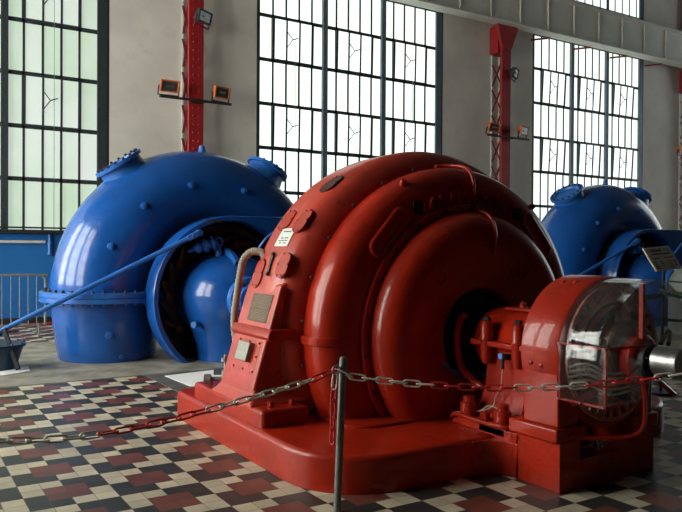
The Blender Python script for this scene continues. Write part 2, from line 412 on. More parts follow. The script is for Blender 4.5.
def lampset(cx, names, z=4.98, tl=(20,10)):
    m = M(); m.bar((cx-.92,15.82,z), (cx+.80,15.82,z), .07, .05); m.box((cx-.15,15.82,z-.03), (cx+.15,15.99,z+.03))
    o = ob('mounting_bar', m, DARK, None, .004); tag(o, names[0], 'bar', 'lamp bars on the columns')
    lamp((cx-.70,15.80,z+.245), 0, tl[0], ORNG, names[1]); lamp((cx+.55,15.80,z+.245), 14, tl[1], ORNG, names[2])
lampset(CX[0], ['dark steel lamp bar across the red column left of the middle window', 'orange-rimmed floodlight on the left end of the bar left of the middle window', 'orange floodlight on the right end of the bar left of the middle window'], 5.0)
lampset(CX[1], ['dark steel lamp bar across the red column right of the middle window', 'orange floodlight on the left end of the bar right of the middle window', 'orange floodlight on the right end of the bar beside the right window'], 5.02)
lamp((24.75,15.8,5.33), 0, 15, ORNG, 'small orange floodlight at the right picture edge beyond the right window')
for cx, lab, z in ((CX[0], 'black floodlight high on the red column left of the middle window', 6.93), (CX[1]+.05, 'black floodlight on the red column with the flared top', 6.98)):
    lamp((cx+.10,15.78,z), 32, 14, BLACK, lab, .48, .28, group='black floodlights on the columns')
    m = M(); 
# wall pipe, blue riser
m = M(); m.tube([(-6,16.40,1.72), (2.75,16.40,1.72), (2.86,16.40,1.72)], .03, 8)
for x in (-3,-1,1,2.7): m.box((x-.015,16.40,1.70), (x+.015,16.46,1.74))
tag(ob('wall_pipe', m, WPIPE), 'thin white horizontal pipe along the blue wainscot under the left window', 'pipe')
m = M(); m.cyl((2.95,16.40,1.45), (2.95,16.40,1.89), .035, 10); m.cyl((2.95,16.40,1.66), (2.95,16.40,1.72), .055, 10); m.cyl((2.95,16.40,1.45), (2.95,16.40,1.50), .055, 10)
m.bar((2.95,16.40,1.47), (3.1,16.45,1.38), .03)
tag(ob('standpipe', m, BLU2), 'short blue vertical pipe with collars on the blue wainscot', 'pipe')
m = M(); m.box((-6,16.28,1.90), (4.1,16.44,1.95)); m.tube([(-6,16.3,2.02),(4.1,16.3,2.02)], .018, 6)
tag(ob('window_ledge', m, DARK), 'dark narrow ledge with conduit beneath the left window', 'ledge')

# ------------------------------------------------------------------ generator
GX, GZ = 4.24, .88
AX = V((GX,0,GZ))
def ring_pt(r, y, deg, off=0): a = R(deg); return V((GX+r*math.sin(a), y, GZ+r*math.cos(a)))
gen = empty('generator', (GX,5.3,0), 'big red cast iron generator with rounded stepped drum on a red plinth', 'generator')
def rrect(x0, x1, y0, y1, r, n=10, rb=None, d=0):
    P = []; f = r; k = rb or r
    for sx, sy, a in ((1,1,0),(-1,1,90),(-1,-1,180),(1,-1,270)):
        r = max((k if sy > 0 else f)-d, .005); cx = x1-r if sx > 0 else x0+r; cy = y1-r if sy > 0 else y0+r
        for i in range(n+1): t = R(a+90*i/n); P.append((cx+r*math.cos(t), cy+r*math.sin(t)))
    return P
def rr_block(m, x0, x1, y0, y1, z0, z1, r, e, rb=None):
    L = [[V((x,y,z0)) for x,y in rrect(x0,x1,y0,y1,r,10,rb)], [V((x,y,z1-e)) for x,y in rrect(x0,x1,y0,y1,r,10,rb)]]
    for k in range(1, 6):
        t = R(90*k/5); d = e*(1-math.cos(t)); L.append([V((x,y,z1-e+e*math.sin(t))) for x,y in rrect(x0+d,x1-d,y0+d,y1-d,r,10,rb,d)])
    m.loops(L)
m = M(); rr_block(m, 2.32, 6.16, 3.82, 6.70, 0, .255, .58, .045, .16)
# front tongue carrying the exciter, notched in the middle
zt = .33
m.prism([(3.74,0),(4.74,0),(4.74,zt+.01),(4.50,zt+.01),(4.50,.20),(3.94,.20),(3.94,zt),(3.74,zt)], lambda x,z,d: V((x,d,z)), 3.23, 3.62)
m.box((3.74,3.60,0), (4.74,4.0,zt-.02))
for s, x in ((-1,3.74), (1,4.74)):     # fillets where the tongue leaves the plinth
    P = [(x-s*.05, 3.95), (x-s*.05,3.60)] + [(x+s*.22*(1-math.sin(R(a))), 3.60+.22*(1-math.cos(R(a)))) for a in range(90,-1,-15)] + [(x+s*.22,3.95)]
    P = [(x-s*.05,3.95),(x-s*.05,3.60)] + [(x+s*.22-s*.22*math.cos(R(a)), 3.60+.22*math.sin(R(a))) for a in range(0,91,15)] + [(x+s*.22,3.95)]
    m.prism(P, lambda a,b,d: V((a,b,d)), 0, .24)
ob('plinth', m, RED, gen, .035, seg=3)
m = M(); rr_block(m, 2.90, 5.60, 4.45, 6.1, .25, .275, .25, .012); ob('plinth_lip', m, RED, gen)

# stator band
m = M()
prof = [(5.86,1.30),(5.80,1.50),(5.75,1.585),(5.70,1.615),(5.62,1.625),(5.40,1.63),(5.26,1.63),(5.19,1.615),(5.13,1.58),(5.085,1.525),(5.06,1.47),(5.05,1.43),(5.05,1.36)]
m.lathe(prof, AX, (0,1,0), 128); m.lathe([(5.86,1.30),(6.02,1.2),(6.08,1.0),(6.08,.2)], AX, (0,1,0), 96)
band = ob('stator_housing', m, REDF, gen, clip=.25)
# end shield ring
RP = [(5.06,1.40),(5.03,1.425),(4.96,1.442),(4.88,1.444),(4.81,1.43),(4.76,1.40),(4.72,1.35),(4.697,1.29),(4.688,1.23),(4.684,1.16),(4.682,1.05)]
m = M(); m.lathe(RP, AX, (0,1,0), 128); shield = ob('end_shield', m, RED, gen, clip=.25)
def ring_y(r):
    P = [(a[1],a[0]) for a in RP if a[0] <= 4.96][::-1]
    for (r0,y0),(r1,y1) in zip(P, P[1:]):
        if r0 <= r <= r1: return y0+(y1-y0)*(r-r0)/(r1-r0)
    return P[-1][1] if r > P[-1][0] else P[0][1]
# horizontal parting flange (both halves of the shield meet at axle height)
m = M(); OP = [(y, r+.028) for y, r in RP[1:-1]]
n = len(OP)
for sgn in (-1, 1):
    m = M()
    lo = [V((GX+sgn*math.sqrt(max(r*r-.02**2,0)), y, GZ-.005)) for y, r in OP]; 
    inn = [V((GX+sgn*(r-.06), y+.02, 0)) for y, r in OP]
    for zz in ((GZ-.03, GZ+.035),):
        A = [V((p.x,p.y,zz[0])) for p in lo]; B = [V((p.x,p.y,zz[1])) for p in lo]; C = [V((p.x,p.y,zz[1])) for p in inn]; D = [V((p.x,p.y,zz[0])) for p in inn]
        m.loops([A,B,C,D,A], False, False, closed=False)
    ob('parting_flange', m, RED, shield, .006)
# cover flange + dome
m = M(); m.lathe([(4.70,1.115),(4.655,1.115),(4.645,1.105),(4.645,1.06),(4.66,1.05),(4.66,1.0)], AX, (0,1,0), 128); cov = ob('cover_flange', m, RED, gen, clip=.25)
m = M()
DP = [(4.67,1.035),(4.62,1.04),(4.56,1.03),(4.50,1.0),(4.455,.95),(4.43,.88),(4.425,.80),(4.44,.68),(4.47,.55),(4.50,.46),(4.505,.42),(4.52,.40),(4.62,.395),(4.75,.39)]
m.lathe(DP, AX, (0,1,0), 128); dome = ob('end_cover', m, RED, gen, clip=.25)
m = M(); m.lathe([(4.74,.40),(4.74,.12)], AX, (0,1,0), 48); m.lathe([(4.60,.34),(4.56,.34),(4.55,.33),(4.55,.27),(4.60,.26)], AX, (0,1,0), 48)
for k in range(12): p = ring_pt(.30, 4.55, k*30); m.cyl(p, p-V((0,.02,0)), .014, 8)
ob('shaft_seal', m, DARK, gen)
m = M(); m.lathe([(6.85,.0),(6.85,.13),(2.98,.13),(2.98,.0)], AX, (0,1,0), 32); ob('shaft', m, STEEL, gen)
# bolts
bm = M(); bm.lathe([(0,.5),(.12,.5),(.12,.36),(.5,.36),(.55,.28),(.55,0)], (0,0,0), (0,0,1), 6)
def bolt_mesh(name, matl):
    o = ob(name, bm, matl); me = o.data; bpy.data.objects.remove(o); return me
BOLT = {k: bolt_mesh('bolt_'+k, q) for k, q in (('red',RED),('blue',BLU2),('dark',DARK),('steel',GALV))}
def bolt(kind, pos, direction, size, parent, name='bolt'):
    o = bpy.data.objects.new(name, BOLT[kind]); COL.objects.link(o); o.parent = parent
    o.location = V(pos)-wloc(parent); o.rotation_mode = 'QUATERNION'
    o.rotation_quaternion = V((0,0,1)).rotation_difference(V(direction).normalized()); o.scale = (size,)*3
    return o
for d in range(-112, 113, 14):
    p = ring_pt(1.452, 5.0, d)
    if p.z > .3: bolt('dark', p, p-V((GX,5.05,GZ)), .034, shield)
for d in range(-112, 113, 16):
    p = ring_pt(1.083, 4.645, d)
    if p.z > .3: bolt('dark', p, (0,-1,0), .034, cov)
# lettering
def text(body, name, mtx, size, matl, parent, ext=.008, bold=True):
    c = bpy.data.curves.new(name, 'FONT'); c.body = body; c.size = size; c.extrude = ext; c.align_x = 'CENTER'; c.align_y = 'CENTER'
    if bold: c.offset = size*.018
    c.materials.append(matl); o = bpy.data.objects.new(name, c); COL.objects.link(o); o.parent = parent
    me = bpy.data.meshes.new_from_object(o); bpy.data.objects.remove(o); o = bpy.data.objects.new(name, me); COL.objects.link(o); o.parent = parent
    o.matrix_local = Matrix.Translation(-wloc(parent)) @ mtx; return o
for ch, d in zip('GRAMMONT', (-19.5,-14.6,-9.6,-4.2,8.2,13.6,18.6,23.4)):
    p = ring_pt(1.165, 4.683, d)
    text(ch, 'raised_letter', Matrix.Translation(p+V((0,-.006,0))) @ Matrix.Rotation(R(d), 4, 'Y') @ Matrix.Rotation(R(90), 4, 'X'), .155, RED, shield, .03, False)
for d, r in ((-27.2,1.195), (28.8,1.195)):
    mx = Matrix.Translation(ring_pt(r, 4.682, d))
    m = M(); m.box((-.05,-.006,-.05), (.05,.01,.05), mx); ob('blank_plate', m, BLACK, shield, label='small square black plate at the end of the lettering')
# conduit over the top
a = 2.6; path = [ring_pt(r+.018, y, -1.5+5*i/8 if i < 8 else a+.6) for i, (y, r) in enumerate([(5.05,1.47)]+RP[1:9])]
path = [ring_pt(1.47,5.03,-2.0), ring_pt(1.475,4.98,.5), ring_pt(1.47,4.90,2.0)] + [ring_pt(r+.016, y-.012, a) for y, r in RP[4:10]] + [ring_pt(1.10,4.665,a)]
m = M(); m.tube(spline(path, 4), .017, 10); m.cyl(ring_pt(1.46,5.03,-3.2), ring_pt(1.46,5.03,-.6), .028, 10); m.cyl(ring_pt(1.115,4.66,a), ring_pt(1.06,4.645,a), .028, 10)
path = [ring_pt(1.06,4.63,a)] + [ring_pt(r+.012, y-.012, a+2*(i+1)/6) for i, (y, r) in enumerate(DP[2:8])]
m.tube(spline(path, 4), .014, 8); ob('oil_pipe', m, RED, shield)
# racetrack windows with raised rims
def racetrack(cd, cr, half, w, slope):
    c = ring_pt(cr, 0, cd); a = R(cd); tdir = V((math.cos(a+R(slope)), 0, -math.sin(a+R(slope)))); rdir = V((math.sin(a+R(slope)), 0, math.cos(a+R(slope))))
    P = []
    for s, st in ((1,-90), (-1,90)):
        for k in range(9): t = R(st+180*k/8); P.append(c + tdir*(s*half) + tdir*(w*math.cos(t)) + rdir*(w*math.sin(t)))
    def surf(p, off): r = math.hypot(p.x-GX, p.z-GZ); return V((p.x, ring_y(r)-off, p.z))
    m = M(); m.tube([surf(p, .008) for p in P], .019, 8, closed=True)
    ob('window_rim', m, RED, shield)
    cs = surf(c, .004); m = M(); Q = [surf(p, .003) for p in P]; m.add([cs]+Q, [(0,i+1,(i+1) % len(Q)+1) for i in range(len(Q))]); 
    ob('blanking_panel', m, RED, shield)
racetrack(-44, 1.20, .165, .066, -4); racetrack(44, 1.20, .165, .066, 4)
for d in (-26.5, 37.5):
    m = M(); p = ring_pt(1.385, 4.80, d); q = ring_pt(1.44, 4.76, d); m.cyl(p, q, .036, 14, .028); m.cyl(q, q+(q-p)*.15, .028, 14, .02); ob('lifting_lug', m, RED, shield)
for d, r in ((34, .66), (-46, .74)):
    c = ring_pt(r, 4.445, d); m = M(); m.lathe([(.02,.085),(-.012,.085),(-.018,.078),(-.012,.068),(.0,.066),(.0,0)], c, (0,1,0), 28); m.box((c.x-.012,c.y-.014,c.z-.066), (c.x+.012,c.y,c.z+.066)); ob('inspection_plug', m, RED, dome)

# left foot, standing on a thick pad
m = M(); rr_block(m, 2.37, 2.78, 4.86, 6.28, .25, .385, .035, .03); foot_pad = ob('foot_pad', m, RED, gen)
for x, y in ((2.47,6.16), (2.50,4.98), (2.68,4.97)):
    bolt('dark' if y > 6 else 'red', (x,y,.385), (0,0,1), .075, foot_pad)
FO = [(2.40,.38),(2.408,.44),(2.452,.60),(2.535,.87),(2.60,1.08),(2.672,1.31)]
def flare(y): return y
m = M()
m.prism(FO + [(2.86,1.40),(3.0,1.0),(2.90,.6),(2.78,.38)], lambda x,z,d: V((x,d,z)), 5.13, 5.76)
# flared toe
L = []
for k in range(6):
    t = k/5; f = (1-t)**2*.10; z = .38+.14*t; x = 2.40+(z-.38)*.27
    L.append([V((x-f*.5,5.13-f,z)), V((2.86,5.13-f,z)), V((2.86,5.76+f,z)), V((x-f*.5,5.76+f,z))])
m.loops(L)
foot = ob('foot', m, REDF, gen, .02, seg=3)
m = M()
def fx(z): return 2.40+(z-.38)*.293
m.prism([(fx(.895)-.035,.90),(fx(.95)-.035,.945),(fx(.95)-.01,.965),(2.9,.965),(2.9,.875),(fx(.88)-.01,.875)], lambda x,z,d: V((x,d,z)), 5.065, 5.795)
ob('foot_moulding', m, RED, gen, .012, seg=3)
# raised edge rib on the upper foot
m = M(); m.tube([(fx(z)-.002, 5.125, z) for z in (.96,1.1,1.2,1.30)], .018, 8); ob('edge_rib', m, REDF, foot)
fn = lambda y, z, o: V((fx(z)-o, y, z+o*.28))
def plate(y0, y1, z0, z1, th=.008, o=.004): 
    m = M(); m.loops([[fn(y,z,-.01) for y,z in ((y0,z0),(y1,z0),(y1,z1),(y0,z1))], [fn(y,z,th) for y,z in ((y0,z0),(y1,z0),(y1,z1),(y0,z1))]]); return m
pl = ob('rating_plate', plate(5.22,5.58,1.00,1.225), BRNZ, foot, .002, label='dark bronze rating plate')
m = M(); m.loops([[fn(y,z,.007) for y,z in ((5.24,1.115),(5.56,1.115),(5.56,1.121),(5.24,1.121))], [fn(y,z,.011) for y,z in ((5.24,1.115),(5.56,1.115),(5.56,1.121),(5.24,1.121))]])
for k in range(7):
    for zz in (1.018, 1.132):
        z = zz+.0125*k; w = .30-.05*random.random()
        if z > zz+.09: continue
        m.loops([[fn(y,q,.006) for y,q in ((5.25,z),(5.25+w,z),(5.25+w,z+.004),(5.25,z+.004))], [fn(y,q,.0105) for y,q in ((5.25,z),(5.25+w,z),(5.25+w,z+.004),(5.25,z+.004))]])
ob('embossed_lines', m, BRAS, pl)
lower = ob('access_panel', plate(5.20,5.60,.60,.855,.012), REDF, foot, .003)
for y, z in ((5.22,.62),(5.40,.62),(5.58,.62),(5.22,.735),(5.58,.735),(5.22,.84),(5.40,.84),(5.58,.84)):
    bolt('red', fn(y,z,.012), (-1,0,.28), .022, lower, 'screw')
m = plate(5.31,5.52,.68,.83,.055); ob('junction_box', m, ALU, foot, .006, label='square grey metal box on the lower foot')
# things on the band surface: helper in (angle, y)
def bandp(deg, y, off=0.): return ring_pt(1.63+off, y, deg)
def bpatch(d0, d1, y0, y1, th, n=8):
    m = M(); top = [bandp(d0+(d1-d0)*i/n, y0, th) for i in range(n+1)]+[bandp(d1+(d0-d1)*i/n, y1, th) for i in range(n+1)]
    bot = [bandp(d0+(d1-d0)*i/n, y0, -.01) for i in range(n+1)]+[bandp(d1+(d0-d1)*i/n, y1, -.01) for i in range(n+1)]
    for i in range(n):
        d = d0+(d1-d0)*i/n; e = d0+(d1-d0)*(i+1)/n
        A = [bandp(d,y0,-.01),bandp(e,y0,-.01),bandp(e,y1,-.01),bandp(d,y1,-.01)]; B = [bandp(d,y0,th),bandp(e,y0,th),bandp(e,y1,th),bandp(d,y1,th)]
        m.loops([A,B])
    return m
lab = ob('label_plate', bpatch(-62.9,-56.8,5.26,5.49,.006), PAPER, band, label='small white plate with dark lines of writing')
for d, y0, y1 in ((-57.9,5.32,5.43),(-60.3,5.30,5.36),(-60.3,5.38,5.44),(-61.2,5.30,5.34),(-61.2,5.36,5.40),(-61.2,5.41,5.45),(-62.0,5.31,5.36),(-62.0,5.39,5.43)):
    pass
m = M()
for d, y0, y1 in ((-58.0,5.31,5.44),(-60.2,5.31,5.36),(-60.2,5.385,5.43),(-61.1,5.30,5.345),(-61.1,5.36,5.40),(-61.1,5.415,5.45),(-61.9,5.31,5.35),(-61.9,5.39,5.43)):
    A = [bandp(q,yy,.005) for q,yy in ((d-.16,y0),(d+.16,y0),(d+.16,y1),(d-.16,y1))]; B = [bandp(q,yy,.0075) for q,yy in ((d-.16,y0),(d+.16,y0),(d+.16,y1),(d-.16,y1))]; m.loops([A,B])
ob('writing_line', m, INK, lab)
def cover_plate(d, y, sd, sy, par=band):
    # two overlapping discs, laid on the band
    m = M(); n = 20
    for k, (dd, rr) in enumerate(((-.30,.66), (.30,.60))):
        T = []; B = []
        for i in range(n):
            t = 2*math.pi*i/n; q = d+sd*(dd+rr*math.sin(t)); yy = y+sy*rr*math.cos(t)*1.15+k*.0
            T.append(bandp(q, yy, .010-.0015*k)); B.append(bandp(q, yy, -.01))
        m.loops([B, T])
    o = ob('hole_cover', m, RED, par)
    for i in range(6):
        t = 2*math.pi*(i+.5)/6; bolt('dark', bandp(d+sd*.9*math.cos(t), y+sy*.6*math.sin(t), .008), bandp(d, y, .1)-bandp(d, y, 0), .016, o, 'screw')
    return o
cover_plate(-68.6, 5.20, 4.2, .13); cover_plate(-54.0, 5.24, 4.6, .13); cover_plate(-53.4, 5.53, 4.2, .13); cover_plate(-71.5, 5.60, 5.0, .11)
o = cover_plate(-38, 5.30, 4.6, .13); o.data.materials[0] = DARK if False else mat('worn_dark_patch', (.07,.022,.016), .5, var=.3)
m = M(); 
for q in range(1): m.bar(bandp(-71.8,5.405,.012), bandp(-65.6,5.425,.012), .022, .02); 
ob('slot_handle', m, DARK, band, label='thin dark slot bar beside the round covers')
m = M(); m.cyl(bandp(-71.8,5.405,.0), bandp(-71.8,5.405,.03), .016, 8); m.cyl(bandp(-65.6,5.425,0), bandp(-65.6,5.425,.03), .016, 8); ob('pivot', m, BRNZ, band)
# corrugated canvas hose looping out of the foot
HP = spline([bandp(-66,5.64,-.03), (2.755,5.70,1.575), (2.70,5.78,1.57), (2.655,5.83,1.50), (2.635,5.85,1.38), (2.61,5.86,1.20), (2.585,5.86,1.02), (2.60,5.88,.85), (2.66,5.92,.62)], 9)
m = M(); m.tube(HP, [.030+.005*(i % 2) for i in range(len(HP))], 12); ob('flexible_hose', m, HOSE, gen)
# little drain valve behind the foot
m = M(); m.cyl((2.55,5.97,.39), (2.55,5.97,.52), .035, 12); m.cyl((2.55,5.97,.44), (2.44,6.04,.44), .022, 10); m.cyl((2.44,6.04,.44), (2.39,6.07,.44), .045, 8); m.cyl((2.55,5.97,.52), (2.55,5.97,.66), .016, 8); m.cyl((2.55,5.97,.60), (2.55,5.97,.63), .04, 10)
ob('drain_valve', m, GALV, gen)

# ------------------------------------------------------------------ bearing pedestal
bp_ = empty('bearing_pedestal', (GX,3.95,.255), 'red shaft bearing pedestal between the generator drum and the exciter', 'bearing', None)
m = M(); m.lathe([(4.34,.13),(4.34,.235),(4.32,.25),(4.27,.25),(4.25,.262),(3.70,.262),(3.68,.275),(3.60,.275),(3.59,.26),(3.59,.14)], AX, (0,1,0), 56); hous = ob('bearing_housing', m, RED, bp_)
for sg in (-1, 1): m = M(); m.box((GX+.21 if sg > 0 else GX-.34, 3.66, GZ-.02), (GX+.34 if sg > 0 else GX-.21, 4.28, GZ+.025)); ob('cap_flange', m, RED, hous, .01)
m = M(); L = []
for z, hx, hy in ((.32,.36,.33),(.36,.33,.29),(.42,.30,.26),(.55,.275,.235),(.72,.265,.225),(.84,.26,.225)):
    L.append([V((GX-hx,3.95-hy,z)), V((GX+hx,3.95-hy,z)), V((GX+hx,3.95+hy,z)), V((GX-hx,3.95+hy,z))])
m.loops(L); ob('pedestal_body', m, RED, bp_, .025, seg=3)
m = M(); m.box((GX-.50,3.73,.25), (GX+.50,4.30,.325)); base_ = ob('base_flange', m, RED, bp_, .012)
for x in (GX-.31, GX+.31):
    for y in (4.12, 3.79):
        m = M(); m.lathe([(-.15,0),(-.15,.035),(-.10,.050),(.02,.050),(.035,.058),(.05,.050),(.165,.050),(.175,.042),(.18,.0)], (x,y,GZ), (0,0,1), 18); bo = ob('bolt_boss', m, RED, hous)
        m = M(); m.lathe([(.178,.03),(.205,.03),(.205,0)], (x,y,GZ), (0,0,1), 6); ob('bolt_head', m, DARK, bo)
for x, y in ((GX-.43,4.19),(GX-.43,3.82),(GX+.43,4.19),(GX+.43,3.82)):
    m = M(); m.lathe([(.0,.066),(.10,.062),(.105,.045),(.15,.043),(.155,0)], (x,y,.325), (0,0,1), 16); ob('foundation_nut', m, RED, base_)
bolt('red', (GX-.43,4.01,.325), (0,0,1), .11, base_, 'foundation_bolt')
m = M(); m.tube(spline([(GX-.31,4.36,1.09),(GX-.345,4.38,1.05),(GX-.37,4.39,.95),(GX-.37,4.39,.80),(GX-.35,4.36,.66),(GX-.29,4.28,.56),(GX-.27,4.20,.52)], 6), [.027]*37, 10); ob('grab_rail', m, RED, bp_)
m = M(); m.box((GX-.12,3.85,GZ+.255), (GX+.10,4.12,GZ+.275)); m.lathe([(0,.03),(.03,.03),(.05,.012),(.05,0)], (GX-.02,4.02,GZ+.27), (0,0,1), 12); m.cyl((GX+.06,3.75,GZ+.255), (GX+.06,3.75,GZ+.285), .03, 10); ob('oil_filler_cap', m, RED, hous)
m = M(); m.tube(spline([(GX-.50,4.30,.30),(GX-.53,4.22,.34),(GX-.53,4.0,.335),(GX-.52,3.77,.335),(GX-.47,3.70,.34),(GX-.38,3.685,.42),(GX-.34,3.67,.60),(GX-.33,3.66,.74),(GX-.30,3.655,.80),(GX-.24,3.66,.80)], 5), .016, 8); ob('oil_drain_pipe', m, RED, bp_)
for p in ((GX-.30,3.93,.80), (GX-.345,3.60,.66)):
    m = M(); m.box((p[0]-.028,p[1]-.03,p[2]-.02), (p[0]+.028,p[1]+.05,p[2]+.02)); m.cyl((p[0]-.03,p[1],p[2]-.09), (p[0]-.03,p[1],p[2]), .015, 10); s = ob('sensor', m, BLACK, bp_, .004)
    m = M(); m.box((p[0]-.055,p[1]-.02,p[2]-.015), (p[0]-.027,p[1]+.02,p[2]+.025)); ob('sensor_plug', m, CBLU, s, .003)
    q = V((p[0]-.03,p[1],p[2]-.09))
    m = M(); m.tube(spline([q, q-V((.01,0,.12)), q-V((.02,-.05,.22)), (GX-.36,4.0,.42), (GX-.40,4.12,.36), (GX-.46,4.30,.33)], 6), .005, 6); ob('sensor_cable', m, WIRE, s)
for k in range(2):
    m = M(); m.tube(spline([(GX-.44+.07*k,4.56,.86),(GX-.46+.05*k,4.52,.72),(GX-.36+.05*k,4.46,.63-.04*k),(GX-.20,4.42,.60-.05*k),(GX-.05,4.40,.58)], 6), .009, 8); tag(ob('blue_cable', m, CBLU), ('blue cable curving in the dark hollow behind the bearing pedestal, upper of two' , 'blue cable curving in the dark hollow behind the bearing pedestal, lower of two')[k], 'cable', 'blue cables behind the bearing')

# ------------------------------------------------------------------ exciter
EZ = .90; EX = V((GX,0,EZ))
ex = empty('exciter', (GX,3.35,.34), 'small red exciter with clear acrylic guard at the near end of the shaft', 'exciter')
m = M(); m.lathe([(3.56,.43),(3.565,.515),(3.555,.525),(3.25,.525),(3.235,.515),(3.235,.45),(3.25,.43)], EX, (0,1,0), 96); m.lathe([(3.25,.43),(3.56,.43)], EX, (0,1,0), 96); yoke = ob('yoke', m, RED, ex)
for s in (-1, 1):
    m = M(); L = []
    for z, a, b, d in ((.425,.50,.30,.0),(.50,.50,.31,.0),(.62,.502,.33,.0),(.75,.508,.36,.0),(.90,.521,.42,.0)):
        xs_ = sorted((GX+s*a, GX+s*b)); L.append([V((xs_[0],3.245-d,z)), V((xs_[1],3.245-d,z)), V((xs_[1],3.555+d,z)), V((xs_[0],3.555+d,z))])
    m.loops(L); ob('yoke_leg', m, RED, ex, .012)
    x0, x1 = sorted((GX+s*.54, GX+s*.25)); m = M(); m.box((x0,3.22,.33), (x1,3.66,.428)); fp = ob('foot_plate', m, RED, ex, .015, seg=3)
    bolt('red', (GX+s*.36,3.21+.08,.43), (0,0,1), .05, fp)
for d in (-28, -22, -84, -78):
    p = ring_pt(.523, 0, d); p = V((p.x, 3.40 if abs(d) < 50 else 3.36, EZ+(p.z-GZ)))
    if d in (-28,-22): p.y = 3.42
    if d in (-22,): p.y = 3.33
    if d in (-84,): p.y = 3.46
    if d in (-78,): p.y = 3.36; 
    m = M()
for d, y in ((-24,3.46),(-23,3.36),(-97,3.47),(-98,3.38)):
    a = R(d); n_ = V((math.sin(a),0,math.cos(a))); p = EX+n_*.523+V((0,y,0)); m = M(); m.lathe([(0,.018),(.008,.017),(.013,.01),(.015,0)], p, n_, 12); ob('rivet', m, RED, yoke)
# slotted brush ring
m = M(); n = 30
for i in range(n):
    a0 = 360*i/n
    m.lathe([(3.22,.475),(3.20,.475),(3.20,.445),(3.22,.445),(3.22,.475)], EX, (0,1,0), 4, a0, a0+360/n)
    m.lathe([(3.22,.385),(3.20,.385),(3.20,.345),(3.22,.345),(3.22,.385)], EX, (0,1,0), 4, a0, a0+360/n)
    m.lathe([(3.22,.45),(3.20,.45),(3.20,.38),(3.22,.38),(3.22,.45)], EX, (0,1,0), 3, a0, a0+360/n*.5)
ob('slotted_ring', m, COIL, ex)
m = M(); m.lathe([(3.50,.40),(3.24,.40),(3.24,.10)], EX, (0,1,0), 64); ob('armature', m, BLACK, ex)
m = M(); m.lathe([(3.24,.22),(3.22,.235),(3.06,.235),(3.05,.22),(3.05,.13)], EX, (0,1,0), 48); com = ob('commutator', m, BRAS, ex)
m = M()
for a in (-70,-20,30,80,130,180,-130):
    p = ring_pt(.25, 0, a); q = ring_pt(.31, 0, a); m.bar((p.x,3.14,p.z+.02), (q.x,3.14,q.z+.02), .05, .12, up=(0,1,0))
ob('brush_gear', m, DARK, ex, .004)
m = M(); m.lathe([(3.19,.33),(3.17,.33),(3.17,.30),(3.19,.30),(3.19,.33)], EX, (0,1,0), 48); m.bar((GX+.30,3.18,EZ-.12), (GX+.40,3.0,EZ-.30), .03); ob('rocker_ring', m, RED, ex)
m = M(); m.tube(spline([(GX+.12,2.93,EZ+.08),(GX+.24,2.95,EZ+.16),(GX+.36,3.02,EZ+.10),(GX+.42,3.1,EZ-.1)], 6), .014, 8); ob('brush_lead', m, BLACK, ex)
for k in range(5):
    m = M(); m.tube(spline([(GX-.46,3.20,.70+.035*k),(GX-.36,3.12,.72+.035*k),(GX-.24,3.05,.66+.035*k),(GX-.10,3.0,.68+.03*k)], 5), .009, 6); ob('field_lead', m, WIRE, ex)
# outer bearing
m = M(); m.lathe([(3.08,.10),(3.08,.15),(3.05,.165),(2.97,.165),(2.955,.15),(2.95,.128),(2.945,.06)], EX+V((0,0,-.02)), (0,1,0), 40); ob('outer_bearing', m, RED, ex)
m = M(); L = []
for z, hx, y0, y1 in ((.40,.22,2.97,3.10),(.55,.14,2.97,3.09),(.76,.10,2.96,3.08)): L.append([V((GX-hx,y0,z)), V((GX+hx,y0,z)), V((GX+hx,y1,z)), V((GX-hx,y1,z))])
m.bar((GX-.10,3.02,.80), (GX-.40,3.24,.58), .06, .05); m.bar((GX+.10,3.02,.80), (GX+.40,3.24,.58), .06, .05); m.bar((GX,3.03,1.0), (GX+.05,3.24,1.38), .04, .04)
ob('bearing_bracket', m, RED, ex, .01)
m = M(); m.tube(spline([(GX-.05,2.95,.76),(GX-.04,2.93,.62),(GX-.03,2.95,.44),(GX-.10,3.02,.37),(GX-.30,3.15,.36),(GX-.42,3.22,.38)], 6), .014, 8); ob('drain_pipe', m, RED, ex)
m = M(); m.lathe([(2.955,.112),(2.90,.112),(2.90,.092),(2.93,.085),(2.93,.03)], EX+V((0,0,-.02)), (0,1,0), 32)
for k in range(5): p = ring_pt(.035,2.915,k*72); q = ring_pt(.095,2.915,k*72); m.bar(p, q, .016, .03, up=(0,1,0))
ob('coupling_wheel', m, DARK, ex)
m = M(); m.lathe([(2.93,.04),(2.86,.04),(2.86,.098),(2.855,.102),(2.685,.102),(2.68,.098),(2.68,.085),(2.692,.08),(2.692,0)], EX+V((0,0,-.01)), (0,1,0), 40); o = ob('end_drum', m, STEEL, ex, label='bare steel drum on the shaft end')
# acrylic guard
gd = M(); rad = .513; a_side = -78
arc = [(GX+rad*math.sin(R(a)), EZ+rad*math.cos(R(a))) for a in range(-78, 79, 4)]
xL = arc[0][0]; prof_ = [(xL-.012,.625),(xL-.012,EZ+.09)] + arc + [(2*GX-xL+.012,EZ+.09),(2*GX-xL+.012,.625)]
sq = lambda x, k: GX+(x-GX)*k if x > GX else x
prof_ = [(x,z) for x,z in prof_]
L = [[V((sq(x,k),y,z)) for x,z in prof_] for y, k in ((3.245,1),(3.15,.92),(3.06,.85),(2.96,.775),(2.87,.70))]
gd.loops(L, False, False, closed=False)
g = ob('acrylic_guard', gd, ACRY, ex, label='bent clear acrylic guard sheet')
md = g.modifiers.new('thick', 'SOLIDIFY'); md.thickness = .005; md.offset = 0
m = M(); c0 = [V((sq(x,.70),2.868,z)) for x,z in prof_ if z > .62]
c1 = c0[2:-2]; m.add(c1, [tuple(range(len(c1)))])
